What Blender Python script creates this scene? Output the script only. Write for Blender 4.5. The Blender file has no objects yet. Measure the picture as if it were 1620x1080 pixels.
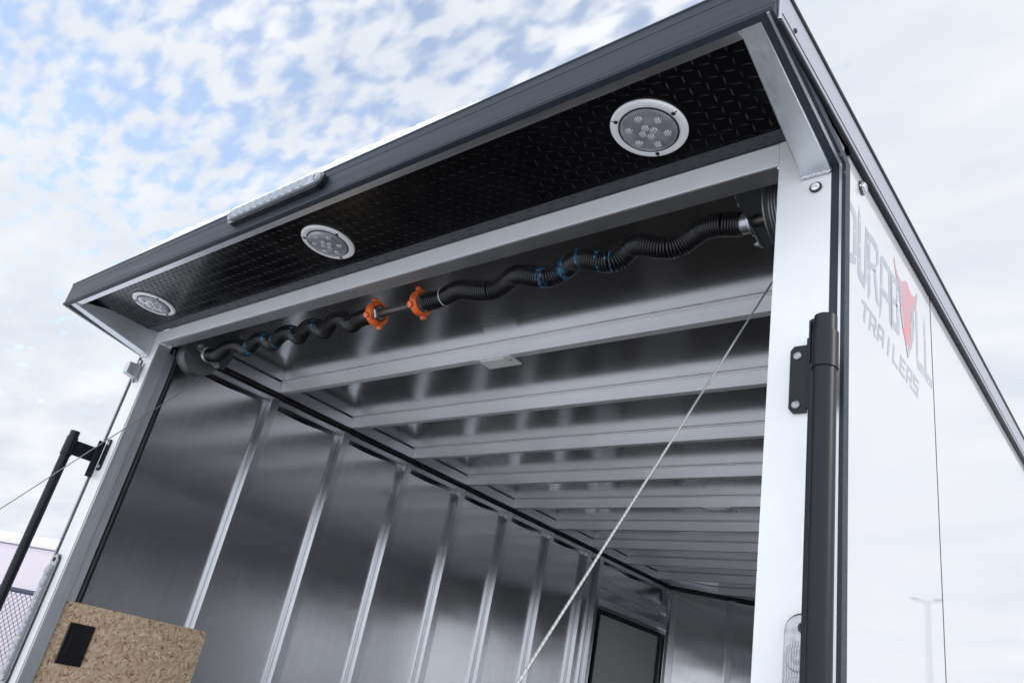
import bpy, bmesh, math, random
from mathutils import Vector, Matrix, noise
R = math.radians
random.seed(7)
sc = bpy.context.scene
col = sc.collection

# ------------------------------------------------------------------ camera
cam_d = bpy.data.cameras.new('camera')
cam = bpy.data.objects.new('camera', cam_d); col.objects.link(cam)
right = Vector((0.7642967, 0.6170013, 0.18750984))
down = Vector((-0.13826911, 0.44080758, -0.886888))
fwd = Vector((-0.62986681, 0.65191876, 0.42222))
m = Matrix.Identity(4)
for i in range(3):
    m[i][0] = right[i]; m[i][1] = -down[i]; m[i][2] = -fwd[i]
m[0][3], m[1][3], m[2][3] = 1.66355650, -1.09304309, 0.0117377812
cam.matrix_world = m
cam_d.sensor_width = 36; cam_d.lens = 36 * 1239.19258 / 1620
cam_d.clip_start = 0.02; cam_d.clip_end = 3000
sc.camera = cam

# ------------------------------------------------------------------ world: sky with thin broken cloud
SUN_EL, SUN_AZ = R(27), R(82)          # azimuth from +Y towards +X
w = bpy.data.worlds.new('World'); sc.world = w; w.use_nodes = True
nt = w.node_tree; N = nt.nodes; L = nt.links
for n in list(N): N.remove(n)
def nd(t, **k):
    n = N.new(t)
    for a, b in k.items(): setattr(n, a, b)
    return n
out = nd('ShaderNodeOutputWorld'); bg = nd('ShaderNodeBackground'); L.new(bg.outputs[0], out.inputs[0])
sky = nd('ShaderNodeTexSky', sky_type='NISHITA'); sky.sun_disc = False
sky.sun_elevation = SUN_EL; sky.sun_rotation = SUN_AZ; sky.air_density = 1.0; sky.dust_density = 0.6; sky.ozone_density = 2.0
tc = nd('ShaderNodeTexCoord'); sx = nd('ShaderNodeSeparateXYZ'); L.new(tc.outputs['Generated'], sx.inputs[0])
def mth(op, a, b=None, c=None, clamp=False):
    n = nd('ShaderNodeMath', operation=op); n.use_clamp = clamp
    for i, v in enumerate((a, b, c)):
        if v is None: continue
        if isinstance(v, (int, float)): n.inputs[i].default_value = v
        else: L.new(v, n.inputs[i])
    return n.outputs[0]
zc = mth('MAXIMUM', mth('ADD', sx.outputs[2], 0.16), 0.1)
px = mth('DIVIDE', sx.outputs[0], zc); py = mth('DIVIDE', sx.outputs[1], zc)
cb = nd('ShaderNodeCombineXYZ'); L.new(px, cb.inputs[0]); L.new(py, cb.inputs[1])
mp = nd('ShaderNodeMapping'); L.new(cb.outputs[0], mp.inputs[0]); mp.inputs['Rotation'].default_value = (0, 0, R(28)); mp.inputs['Scale'].default_value = (1.0, 1.9, 1)
n1 = nd('ShaderNodeTexNoise'); n1.inputs['Scale'].default_value = 15.0; n1.inputs['Detail'].default_value = 4; n1.inputs['Roughness'].default_value = .43; n1.inputs['Distortion'].default_value = .2
L.new(mp.outputs[0], n1.inputs['Vector'])
n2 = nd('ShaderNodeTexNoise'); n2.inputs['Scale'].default_value = 1.1; n2.inputs['Detail'].default_value = 3
L.new(cb.outputs[0], n2.inputs['Vector'])
# cover is broken towards -X (left of the picture) and closed elsewhere and near the horizon
dot = nd('ShaderNodeVectorMath', operation='DOT_PRODUCT'); L.new(tc.outputs['Generated'], dot.inputs[0]); dot.inputs[1].default_value = (-0.80, 0.25, 0.53)
opening = nd('ShaderNodeMapRange'); L.new(dot.outputs['Value'], opening.inputs[0]); opening.inputs[1].default_value = .52; opening.inputs[2].default_value = .86; opening.inputs[3].default_value = .6; opening.inputs[4].default_value = 0.0
cov = mth('ADD', mth('ADD', mth('MULTIPLY', n1.outputs[0], .92), mth('MULTIPLY', mth('SUBTRACT', n2.outputs[0], .5), .3)), opening.outputs[0])
horizon = nd('ShaderNodeMapRange'); L.new(sx.outputs[2], horizon.inputs[0]); horizon.inputs[1].default_value = .05; horizon.inputs[2].default_value = .5; horizon.inputs[3].default_value = .42; horizon.inputs[4].default_value = 0
cov = mth('ADD', cov, horizon.outputs[0])
cm = nd('ShaderNodeMapRange', interpolation_type='SMOOTHSTEP'); L.new(cov, cm.inputs[0]); cm.inputs[1].default_value = .33; cm.inputs[2].default_value = .60; cm.inputs[3].default_value = .34; cm.inputs[4].default_value = 1
n3 = nd('ShaderNodeTexNoise'); n3.inputs['Scale'].default_value = 2.3; n3.inputs['Detail'].default_value = 5; L.new(mp.outputs[0], n3.inputs['Vector'])
cr = nd('ShaderNodeValToRGB'); L.new(n3.outputs[0], cr.inputs[0])
cr.color_ramp.elements[0].position = .3; cr.color_ramp.elements[0].color = (7.2, 7.8, 8.7, 1)
cr.color_ramp.elements[1].position = .68; cr.color_ramp.elements[1].color = (9.6, 9.75, 10.1, 1)
mx = nd('ShaderNodeMix', data_type='RGBA'); L.new(cm.outputs[0], mx.inputs[0])
sk = nd('ShaderNodeMix', data_type='RGBA', blend_type='MULTIPLY'); sk.inputs[0].default_value = 1; L.new(sky.outputs[0], sk.inputs[6]); sk.inputs[7].default_value = (3.2, 3.2, 3.2, 1)
back = nd('ShaderNodeVectorMath', operation='DOT_PRODUCT'); L.new(tc.outputs['Generated'], back.inputs[0]); back.inputs[1].default_value = (0.1, -0.98, 0.17)
thick = nd('ShaderNodeMapRange', interpolation_type='SMOOTHSTEP'); L.new(back.outputs['Value'], thick.inputs[0]); thick.inputs[1].default_value = -.1; thick.inputs[2].default_value = .8; thick.inputs[3].default_value = 1; thick.inputs[4].default_value = 2.0  # added brightening of the clouds behind the camera, fills interior and posts
bc = nd('ShaderNodeVectorMath', operation='SCALE'); L.new(cr.outputs[0], bc.inputs[0]); L.new(thick.outputs[0], bc.inputs['Scale'])
L.new(sk.outputs[2], mx.inputs[6]); L.new(bc.outputs[0], mx.inputs[7])
L.new(mx.outputs[2], bg.inputs[0]); bg.inputs[1].default_value = 0.1

# ------------------------------------------------------------------ sun
sd = bpy.data.lights.new('sun', 'SUN'); sd.energy = 2.0; sd.angle = R(3); sd.color = (1, .96, .9)
so = bpy.data.objects.new('sun', sd); col.objects.link(so)
sv = Vector((math.sin(SUN_AZ) * math.cos(SUN_EL), math.cos(SUN_AZ) * math.cos(SUN_EL), math.sin(SUN_EL)))
so.rotation_euler = sv.to_track_quat('Z', 'Y').to_euler(); so.location = sv * 50
sc.view_settings.view_transform = 'Standard'; sc.view_settings.look = 'None'; sc.view_settings.exposure = 0.0; sc.view_settings.gamma = 1
sc.cycles.max_bounces = 12; sc.cycles.glossy_bounces = 8; sc.cycles.sample_clamp_indirect = 6

# ------------------------------------------------------------------ materials
def mat(name, base=(.5, .5, .5), rough=.5, metal=0, coat=0, spec=.5, tvec=None, aniso=0, coat_rough=.03):
    M = bpy.data.materials.new(name); M.use_nodes = True
    b = M.node_tree.nodes['Principled BSDF']
    b.inputs['Base Color'].default_value = (*base, 1); b.inputs['Roughness'].default_value = rough
    b.inputs['Metallic'].default_value = metal; b.inputs['Coat Weight'].default_value = coat
    b.inputs['Coat Roughness'].default_value = coat_rough; b.inputs['Specular IOR Level'].default_value = spec
    if tvec:
        c = M.node_tree.nodes.new('ShaderNodeCombineXYZ')
        for i in range(3): c.inputs[i].default_value = tvec[i]
        M.node_tree.links.new(c.outputs[0], b.inputs['Tangent']); b.inputs['Anisotropic'].default_value = aniso
    return M
def tex(M, kind, scale, stretch=(1, 1, 1), **kw):
    t = M.node_tree; n = t.nodes.new(kind); n.inputs['Scale'].default_value = scale
    for k, v in kw.items():
        n.inputs[k].default_value = v
    c = t.nodes.new('ShaderNodeTexCoord'); mp = t.nodes.new('ShaderNodeMapping'); mp.inputs['Scale'].default_value = stretch
    t.links.new(c.outputs['Object'], mp.inputs[0]); t.links.new(mp.outputs[0], n.inputs['Vector'])
    return n
def ramp(M, src, stops):
    t = M.node_tree; r = t.nodes.new('ShaderNodeValToRGB'); t.links.new(src, r.inputs[0])
    e = r.color_ramp.elements
    while len(e) < len(stops): e.new(.5)
    for i, (p, c) in enumerate(stops): e[i].position = p; e[i].color = (*c, 1) if len(c) == 3 else c
    return r.outputs[0]
def rng(M, src, a, b, c, d):
    t = M.node_tree; r = t.nodes.new('ShaderNodeMapRange'); t.links.new(src, r.inputs[0])
    for i, v in enumerate((a, b, c, d)): r.inputs[i + 1].default_value = v
    return r.outputs[0]
def bump(M, src, strength, dist, prev=None):
    t = M.node_tree; b = t.nodes.new('ShaderNodeBump'); b.inputs['Strength'].default_value = strength; b.inputs['Distance'].default_value = dist
    t.links.new(src, b.inputs['Height'])
    if prev: t.links.new(prev, b.inputs['Normal'])
    return b.outputs[0]
def put(M, src, sock): M.node_tree.links.new(src, M.node_tree.nodes['Principled BSDF'].inputs[sock])

def alu(name, groove, base=(.62, .63, .66), rough=.3, aniso=.75, wave=0.0, wscale=1.2, wst=(1, 1, 1), tv=None):
    """brushed aluminium; groove = axis index along which the mill lines run"""
    t = [1, 1, 1]; t[groove] = 0
    M = mat(name, base, rough, 1.0, tvec=tv or t, aniso=aniso)
    st = [260, 260, 260]; st[groove] = 3
    n = tex(M, 'ShaderNodeTexNoise', 1.0, st, Detail=3, Roughness=.6)
    n2 = tex(M, 'ShaderNodeTexNoise', 7.0, (1, 1, 1), Detail=6, Roughness=.65)
    t_ = M.node_tree
    ad = t_.nodes.new('ShaderNodeMath'); ad.operation = 'MULTIPLY_ADD'; t_.links.new(n.outputs[0], ad.inputs[0]); ad.inputs[1].default_value = .5; ad2 = t_.nodes.new('ShaderNodeMath'); ad2.operation = 'MULTIPLY_ADD'; t_.links.new(n2.outputs[0], ad2.inputs[0]); ad2.inputs[1].default_value = .3; ad2.inputs[2].default_value = .35; t_.links.new(ad2.outputs[0], ad.inputs[2])
    put(M, rng(M, ad.outputs[0], .5, 1.0, rough * .8, rough * 1.25), 'Roughness')
    put(M, ramp(M, ad.outputs[0], [(.45, tuple(v * .86 for v in base)), (1.0, tuple(min(1, v * 1.1) for v in base))]), 'Base Color')
    nn = bump(M, n.outputs[0], .12, .0002)
    if wave:
        wv = tex(M, 'ShaderNodeTexNoise', wscale, wst, Detail=1.5)
        nn = bump(M, wv.outputs[0], 1.0, wave, nn)
    put(M, nn, 'Normal')
    return M
A_Z = alu('alu_vertical_brush', 2, base=(.62, .63, .65), rough=.2)
A_X = alu('alu_lengthwise_x', 0, base=(.74, .75, .78), rough=.36, aniso=.6)
A_BOW = alu('alu_bow', 0, base=(.90, .90, .92), rough=.42, aniso=.5)
A_BOW.node_tree.nodes['Principled BSDF'].inputs['Metallic'].default_value = .55
A_Y = alu('alu_lengthwise_y', 1, rough=.3)
A_SHEET = alu('alu_wall_sheet', 2, base=(.70, .70, .71), rough=.16, aniso=.75, wave=.0028, wscale=2.2, wst=(1, .8, 1.6), tv=(0, 1, 0))
A_CEIL = alu('alu_ceiling_sheet', 0, base=(.78, .78, .79), rough=.165, aniso=.8, wave=.0025, wscale=2.0, wst=(.6, 1, 1), tv=(0, 1, 0))
A_JAMB = alu('alu_jamb', 2, base=(.68, .70, .73), rough=.34, aniso=.7)
A_TUBE = alu('alu_tube', 1, base=(.72, .75, .79), rough=.42, aniso=.3)
ALUW = mat('weld', (.75, .75, .78), .22, 1)
wn = tex(ALUW, 'ShaderNodeTexNoise', 260, Detail=2); put(ALUW, bump(ALUW, wn.outputs[0], .9, .003), 'Normal')

WHITE = mat('white_powder_coat', (.76, .77, .79), .38, coat=.25, coat_rough=.2)
wn = tex(WHITE, 'ShaderNodeTexNoise', 900, Detail=2); put(WHITE, bump(WHITE, wn.outputs[0], .12, .0003), 'Normal')
wn = tex(WHITE, 'ShaderNodeTexNoise', 5, Detail=7, Roughness=.7); put(WHITE, ramp(WHITE, wn.outputs[0], [(.3, (.73, .745, .76)), (.7, (.79, .80, .81))]), 'Base Color')
SIDE = mat('white_gloss_panel', (.52, .52, .54), .3, coat=1.0, coat_rough=.02)
wv = tex(SIDE, 'ShaderNodeTexNoise', 1.3, (1, 1, 2.2), Detail=2); put(SIDE, bump(SIDE, wv.outputs[0], .5, .006), 'Normal')
TRIM = mat('charcoal_trim', (.023, .030, .042), .5, spec=.3)
FLANGE = mat('tread_edge_painted_sheen', (.020, .023, .031), .38)  # lighter than PLATE: the flange's reflected light is painted into its colour
wn = tex(TRIM, 'ShaderNodeTexNoise', 1, (2, 120, 120), Detail=4); put(TRIM, rng(TRIM, wn.outputs[0], .3, .7, .42, .55), 'Roughness')
TRIMG = mat('grey_side_trim', (.40, .41, .47), .3, metal=.6)
TRIML = mat('bright_trim_bead', (.55, .55, .58), .3, metal=.7)
BLACK = mat('black_rubber', (.012, .012, .014), .45)
wn = tex(BLACK, 'ShaderNodeTexNoise', 30, Detail=5); put(BLACK, rng(BLACK, wn.outputs[0], .3, .7, .35, .6), 'Roughness')
SATIN = mat('black_satin_powder', (.009, .011, .015), .42, spec=.28)
wn = tex(SATIN, 'ShaderNodeTexNoise', 700, Detail=2); put(SATIN, bump(SATIN, wn.outputs[0], .15, .0004), 'Normal')
PLATE = mat('black_tread_plate', (.004, .004, .005), .2, spec=.35)
wn = tex(PLATE, 'ShaderNodeTexNoise', 9, Detail=6); put(PLATE, rng(PLATE, wn.outputs[0], .3, .7, .14, .3), 'Roughness')
wn = tex(PLATE, 'ShaderNodeTexNoise', 6, Detail=1); put(PLATE, bump(PLATE, wn.outputs[0], .5, .002), 'Normal')
SPRING = mat('oiled_black_spring', (.010, .010, .011), .28)
SPRINGB = mat('blue_marked_spring', (.02, .1, .25), .4)
bn = tex(SPRINGB, 'ShaderNodeTexNoise', 170, Detail=2); put(SPRINGB, ramp(SPRINGB, bn.outputs[0], [(.50, (.012, .012, .014)), (.56, (.035, .20, .38))]), 'Base Color')
ORANGE = mat('orange_paint', (.78, .11, .02), .42, coat=.2)
on = tex(ORANGE, 'ShaderNodeTexNoise', 60, Detail=5); put(ORANGE, ramp(ORANGE, on.outputs[0], [(.35, (.62, .08, .015)), (.48, (.90, .15, .025)), (.75, (.95, .21, .04))]), 'Base Color')
CAST = mat('cast_aluminium', (.55, .55, .58), .4, 1); cn = tex(CAST, 'ShaderNodeTexNoise', 140, Detail=3); put(CAST, bump(CAST, cn.outputs[0], .4, .001), 'Normal')
GALV = mat('zinc_plate', (.36, .37, .39), .38, .9)
gn = tex(GALV, 'ShaderNodeTexVoronoi', 90); put(GALV, ramp(GALV, gn.outputs['Distance'], [(0, (.26, .27, .29)), (.6, (.42, .43, .45))]), 'Base Color')
BRKT = mat('dark_zinc_plate', (.15, .165, .17), .36, .85)
BOLT = mat('bolt_metal', (.45, .46, .48), .28, 1); cn = tex(BOLT, 'ShaderNodeTexNoise', 500, Detail=2); put(BOLT, bump(BOLT, cn.outputs[0], .9, .002), 'Normal')
STEEL = mat('dark_steel_shaft', (.10, .085, .08), .42, .9); sn = tex(STEEL, 'ShaderNodeTexNoise', 30, (1, 3, 3), Detail=5)
put(STEEL, ramp(STEEL, sn.outputs[0], [(.4, (.10, .10, .105)), (.7, (.15, .115, .10))]), 'Base Color')
DRUM = mat('drum_grey', (.20, .20, .21), .42, .7)
CABLE = mat('braided_cable', (.55, .56, .55), .45, .5)
cw = tex(CABLE, 'ShaderNodeTexWave', 60); cw.bands_direction = 'DIAGONAL'; put(CABLE, bump(CABLE, cw.outputs['Fac'], .5, .0006), 'Normal')
put(CABLE, ramp(CABLE, cw.outputs['Fac'], [(0, (.24, .25, .25)), (.6, (.36, .37, .37))]), 'Base Color')
CHROME = mat('chrome_bezel', (.96, .96, .97), .35, .15)
cn = tex(CHROME, 'ShaderNodeTexNoise', 300, Detail=2); put(CHROME, bump(CHROME, cn.outputs[0], .35, .0012), 'Normal')
LENS = mat('clear_ribbed_lens', (.40, .40, .45), .16, coat=1, coat_rough=.05)
ln = tex(LENS, 'ShaderNodeTexWave', 90); ln.bands_direction = 'X'; put(LENS, bump(LENS, ln.outputs['Fac'], .6, .0015), 'Normal')
put(LENS, ramp(LENS, ln.outputs['Fac'], [(0, (.25, .25, .29)), (1, (.52, .52, .57))]), 'Base Color')
LED = mat('led_optic', (.50, .50, .56), .12, coat=1)
LENSC = mat('clear_smooth_lens', (.37, .37, .42), .22, .25, coat=1, coat_rough=.06)
wn = tex(LENSC, 'ShaderNodeTexNoise', 25, Detail=2); put(LENSC, ramp(LENSC, wn.outputs[0], [(.35, (.27, .27, .31)), (.65, (.46, .46, .51))]), 'Base Color')
LEDR = mat('ribbed_optic', (.5, .5, .55), .15, coat=1)
lw = tex(LEDR, 'ShaderNodeTexWave', 75); put(LEDR, ramp(LEDR, lw.outputs['Fac'], [(.2, (.20, .20, .24)), (.8, (.72, .72, .76))]), 'Base Color')
LENSW = mat('milky_lens', (.27, .30, .35), .25, coat=.6)
DOME = mat('white_dome_plastic', (.88, .88, .87), .35)
PANE = mat('grey_door_skin', (.70, .70, .70), .42, .5)
pn = tex(PANE, 'ShaderNodeTexNoise', 300, Detail=2); put(PANE, bump(PANE, pn.outputs[0], .1, .0005), 'Normal')
OSB = mat('strand_board', (.5, .35, .2), .75)
def osb(M):
    t = M.node_tree
    c = t.nodes.new('ShaderNodeTexCoord')
    wob = t.nodes.new('ShaderNodeTexNoise'); wob.inputs['Scale'].default_value = 22; t.links.new(c.outputs['Object'], wob.inputs['Vector'])
    cols = []
    for k, (rot, sc_) in enumerate(((25, (1, 62, 185)), (-38, (1, 70, 205)), (80, (1, 58, 170)))):
        mp = t.nodes.new('ShaderNodeMapping'); mp.inputs['Rotation'].default_value = (R(rot), 0, 0); mp.inputs['Scale'].default_value = (1, 1, 1)
        add = t.nodes.new('ShaderNodeVectorMath'); add.operation = 'MULTIPLY_ADD'
        t.links.new(wob.outputs['Color'], add.inputs[0]); add.inputs[1].default_value = (.014, .014, .014); t.links.new(c.outputs['Object'], add.inputs[2])
        t.links.new(add.outputs[0], mp.inputs[0])
        mp2 = t.nodes.new('ShaderNodeMapping'); mp2.inputs['Scale'].default_value = (1, sc_[1], sc_[2]); t.links.new(mp.outputs[0], mp2.inputs[0])
        v = t.nodes.new('ShaderNodeTexVoronoi'); v.inputs['Scale'].default_value = 1; v.feature = 'F1'; t.links.new(mp2.outputs[0], v.inputs['Vector'])
        cols.append((v.outputs['Color'], v.outputs['Distance']))
    pick = t.nodes.new('ShaderNodeTexNoise'); pick.inputs['Scale'].default_value = 28; t.links.new(c.outputs['Object'], pick.inputs['Vector'])
    def bw(s):
        n = t.nodes.new('ShaderNodeSeparateColor'); t.links.new(s, n.inputs[0]); return n.outputs[0]
    def mixf(f, a, b):
        n = t.nodes.new('ShaderNodeMix'); t.links.new(f, n.inputs[0]); t.links.new(a, n.inputs[2]); t.links.new(b, n.inputs[3]); return n.outputs[0]
    f1 = rng(M, pick.outputs[0], .42, .47, 0, 1); f2 = rng(M, pick.outputs[0], .54, .59, 0, 1)
    val = mixf(f2, mixf(f1, bw(cols[0][0]), bw(cols[1][0])), bw(cols[2][0]))
    put(M, ramp(M, val, [(0, (.30, .16, .08)), (.10, (.48, .30, .16)), (.3, (.60, .43, .28)), (.75, (.70, .54, .37)), (1, (.82, .70, .53))]), 'Base Color')
    put(M, bump(M, val, .15, .0006), 'Normal')
osb(OSB)
WOOD = mat('ply_floor', (.17, .14, .115), .55); sn = tex(WOOD, 'ShaderNodeTexNoise', 3, (8, .6, 1), Detail=6); put(WOOD, ramp(WOOD, sn.outputs[0], [(.3, (.04, .036, .032)), (.7, (.08, .07, .06))]), 'Base Color')
GLOSSB = mat('glossy_black_plastic', (.006, .006, .008), .12, coat=.6)
SNOW = mat('snow', (.86, .88, .92), .6); SNOW.node_tree.nodes['Principled BSDF'].inputs['Subsurface Weight'].default_value = 0.0
sn = tex(SNOW, 'ShaderNodeTexNoise', 14, Detail=8, Roughness=.7); put(SNOW, bump(SNOW, sn.outputs[0], .6, .01), 'Normal')
put(SNOW, ramp(SNOW, sn.outputs[0], [(.3, (.82, .85, .90)), (.7, (.90, .91, .94))]), 'Base Color')
GROUND = mat('packed_snow_lot', (.75, .77, .8), .7)
sn = tex(GROUND, 'ShaderNodeTexNoise', .35, Detail=9, Roughness=.65); put(GROUND, ramp(GROUND, sn.outputs[0], [(.36, (.42, .42, .43)), (.46, (.74, .76, .79)), (.7, (.86, .88, .91))]), 'Base Color')
put(GROUND, bump(GROUND, sn.outputs[0], .8, .15), 'Normal')
LETTER = mat('charcoal_vinyl', (.27, .29, .34), .35, coat=1, coat_rough=.03)
vt = tex(LETTER, 'ShaderNodeTexVoronoi', 46); put(LETTER, ramp(LETTER, vt.outputs['Distance'], [(.12, (.55, .56, .58)), (.2, (.27, .29, .34))]), 'Base Color')
RED = mat('red_vinyl', (.50, .012, .02), .35, coat=1, coat_rough=.03)
vt = tex(RED, 'ShaderNodeTexNoise', 11, Detail=2); put(RED, ramp(RED, vt.outputs[0], [(.38, (.33, .17, .21)), (.60, (.60, .06, .08))]), 'Base Color')
LAV = mat('pale_trailer_skin', (.60, .54, .60), .4, coat=.5)
LAV2 = mat('pale_roof_edge', (.70, .66, .72), .4)
FENCE = mat('dark_vinyl_wire', (.03, .032, .07), .5)
BARK = mat('bark', (.10, .085, .08), .9)
bn = tex(BARK, 'ShaderNodeTexNoise', 12, Detail=4); put(BARK, ramp(BARK, bn.outputs[0], [(.3, (.07, .06, .055)), (.7, (.16, .14, .13))]), 'Base Color')
TYRE = mat('tyre_rubber', (.02, .02, .02), .8)
POLE = mat('galvanised_pole', (.33, .35, .38), .5, .6)

# ------------------------------------------------------------------ mesh helpers
class MB:
    def __init__(s): s.v = []; s.f = []; s.sm = []; s.mi = []; s.m = 0
    def add(s, vs, fs, smooth=False):
        o = len(s.v); s.v += [tuple(v) for v in vs]
        for f in fs: s.f.append(tuple(o + i for i in f)); s.sm.append(smooth); s.mi.append(s.m)
        return s
    def box(s, x0, x1, y0, y1, z0, z1):
        vs = [(x, y, z) for z in (z0, z1) for y in (y0, y1) for x in (x0, x1)]
        return s.add(vs, [(0, 2, 3, 1), (4, 5, 7, 6), (0, 1, 5, 4), (2, 6, 7, 3), (0, 4, 6, 2), (1, 3, 7, 5)])
    def prism(s, poly, axis, a, b, smooth=False):
        """poly in the two other axes (cyclic order), extruded along axis from a to b"""
        def P(u, v, t):
            if axis == 0: return (t, u, v)
            if axis == 1: return (u, t, v)
            return (u, v, t)
        n = len(poly); vs = [P(u, v, a) for u, v in poly] + [P(u, v, b) for u, v in poly]
        s.add(vs, [tuple(range(n))[::-1], tuple(range(n, 2 * n))])
        return s.add(vs, [(i, (i + 1) % n, n + (i + 1) % n, n + i) for i in range(n)], smooth)
    def tube(s, path, r, n=12, caps=True, smooth=True):
        path = [Vector(p) for p in path]; rs = r if isinstance(r, (list, tuple)) else [r] * len(path)
        t = (path[1] - path[0]).normalized(); ref = Vector((0, 0, 1)) if abs(t.z) < .9 else Vector((1, 0, 0))
        u = t.cross(ref).normalized(); rings = []; o = []
        for i, p in enumerate(path):
            a = path[max(i - 1, 0)]; b = path[min(i + 1, len(path) - 1)]
            t = (b - a).normalized(); u = (u - t * u.dot(t)).normalized(); v = t.cross(u)
            rings.append(len(o)); o += [p + (u * math.cos(2 * math.pi * k / n) + v * math.sin(2 * math.pi * k / n)) * rs[i] for k in range(n)]
        fs = []
        for i in range(len(path) - 1):
            for k in range(n): a, b = i * n + k, i * n + (k + 1) % n; fs.append((a, b, b + n, a + n))
        s.add(o, fs, smooth)
        if caps: s.add(o[:n], [tuple(range(n))[::-1]]); s.add(o[-n:], [tuple(range(n))])
        return s
    def cyl(s, p0, p1, r, n=20, r2=None): return s.tube([p0, p1], [r, r if r2 is None else r2], n)
    def lathe(s, c, axis, prof, n=48, smooth=True):
        """prof = [(radius, offset along axis)]; axis a unit vector"""
        ax = Vector(axis).normalized(); ref = Vector((0, 0, 1)) if abs(ax.z) < .9 else Vector((1, 0, 0))
        u = ax.cross(ref).normalized(); v = ax.cross(u); c = Vector(c); o = []
        for r, h in prof: o += [c + ax * h + (u * math.cos(2 * math.pi * k / n) + v * math.sin(2 * math.pi * k / n)) * max(r, 1e-5) for k in range(n)]
        fs = []
        for i in range(len(prof) - 1):
            for k in range(n): a, b = i * n + k, i * n + (k + 1) % n; fs.append((a, b, b + n, a + n))
        return s.add(o, fs, smooth)
    def islands(s):
        key = {}; par = list(range(len(s.v)))
        def find(a):
            while par[a] != a: par[a] = par[par[a]]; a = par[a]
            return a
        for i, v in enumerate(s.v):
            k = tuple(round(c, 5) for c in v)
            if k in key: par[find(i)] = find(key[k])
            else: key[k] = i
        for f in s.f:
            for i in f[1:]: par[find(i)] = find(f[0])
        out = {}
        for f, sm, mi in zip(s.f, s.sm, s.mi): out.setdefault(find(f[0]), []).append((f, sm, mi))
        res = []
        for fs in out.values():
            q = MB(); idx = {}
            for f, sm, mi in fs:
                for i in f:
                    if i not in idx: idx[i] = len(q.v); q.v.append(s.v[i])
                q.f.append(tuple(idx[i] for i in f)); q.sm.append(sm); q.mi.append(mi)
            res.append(q)
        return res
    def build(s, name, mats, parent=None, bevel=0, seg=2, label=None):
        me = bpy.data.meshes.new(name); me.from_pydata(s.v, [], s.f); me.polygons.foreach_set('use_smooth', s.sm)
        if not isinstance(mats, (list, tuple)): mats = [mats]
        for q in mats: me.materials.append(q)
        me.polygons.foreach_set('material_index', s.mi)
        bm = bmesh.new(); bm.from_mesh(me); bmesh.ops.recalc_face_normals(bm, faces=bm.faces); bm.to_mesh(me); bm.free()
        me.update()
        if any(s.sm): me.set_sharp_from_angle(angle=R(40))
        o = bpy.data.objects.new(name, me); col.objects.link(o)
        if parent: o.parent = parent
        if bevel:
            b = o.modifiers.new('bevel', 'BEVEL'); b.width = bevel; b.segments = seg; b.limit_method = 'ANGLE'; b.angle_limit = R(40)
        if label: o['label'] = label
        return o
def thing(name, label, cat, loc=(0, 0, 0), group=None):
    o = bpy.data.objects.new(name, None); col.objects.link(o); o.location = loc; o['label'] = label; o['category'] = cat
    o.empty_display_size = .3
    if group: o['group'] = group
    return o
def B(*a): return MB().box(*a)

# ------------------------------------------------------------------ the ground (snow covered lot)
GZ = -1.62
g = MB(); n = 60; S = 900
vs = []; fs = []
for j in range(n + 1):
    for i in range(n + 1):
        x = (i / n * 2 - 1); y = (j / n * 2 - 1); x = x * abs(x) * S; y = y * abs(y) * S
        d = math.hypot(x, y); vs.append((x, y, GZ + .04 * noise.noise(Vector((x * .3, y * .3, 0))) * min(1, d / 9) - .02 * min(1, d / 9)))
for j in range(n):
    for i in range(n): a = j * (n + 1) + i; fs.append((a, a + 1, a + n + 2, a + n + 1))
gr = g.add(vs, fs, True).build('ground', GROUND); gr['kind'] = 'structure'

# ------------------------------------------------------------------ THE TRAILER
W = 1.295                       # half width
FZ = -1.10                      # floor
LEN = 4.02                      # straight part
NOSE = 4.93
ZR = 1.0354; ZC = 1.0863        # bow underside, ceiling sheet
T = thing('cargo_trailer', 'white enclosed cargo trailer seen from its open rear, aluminium lined inside, black tread plate under the lit-up rear canopy', 'trailer', (0, 0, GZ))
T['label'] = 'white enclosed cargo trailer with open rear doorway, bare aluminium interior and black tread plate canopy'
class _P: pass
def parts(mb, name, m, parent=T, **k):
    return [part(q, name, m, parent, **k) for q in mb.islands()]
def part(mb, name, m, parent=T, **k):
    o = mb.build(name, m, parent, **k)
    if parent is T: o.location = (0, 0, -GZ)      # meshes are written in world coordinates
    return o

# rear frame -------------------------------------------------------
XI, ZB, ZT = 1.1787, 0.9945, 1.0447
for s in (1, -1):
    a, b = sorted((s * XI, s * 1.2735))
    p = MB(); p.m = 0; p.prism([(a, 0), (b, 0), (b, .0035), (a, .0035)], 2, FZ - .1, ZT)
    part(p, 'post_face', WHITE, bevel=.0012)
    a, b = sorted((s * (XI + .0005), s * 1.2725))
    part(B(a, b, .0037, .052, FZ - .1, ZT - .001), 'post_tube', A_JAMB, bevel=.003)
    a, b = sorted((s * (XI + .018), s * 1.25))
    part(B(a, b, .0522, .086, FZ, ZB - .012), 'post_inner_flange', A_JAMB, bevel=.002)
part(B(-1.1785, 1.1785, 0.0, .0035, ZB, ZT), 'header_face', WHITE, bevel=.0012)
part(B(-1.1785, 1.1785, .0037, .051, ZB + .0006, ZT - .001), 'header_tube', A_X, bevel=.003)
# weld beads in the frame corners
for s in (1, -1):
    wb = MB()
    for k in range(14):
        t = k / 13; c = Vector((s * (XI - .002), .006 + .042 * t, ZB - .001))
        wb.lathe(c + Vector((0, random.uniform(-.001, .001), random.uniform(-.0012, .001))), (0, 1, 0), [(0, -.003), (.0028, -.0015), (.0034, 0), (.0028, .0015), (0, .003)], 10)
    part(wb, 'weld_bead', ALUW)
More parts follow.
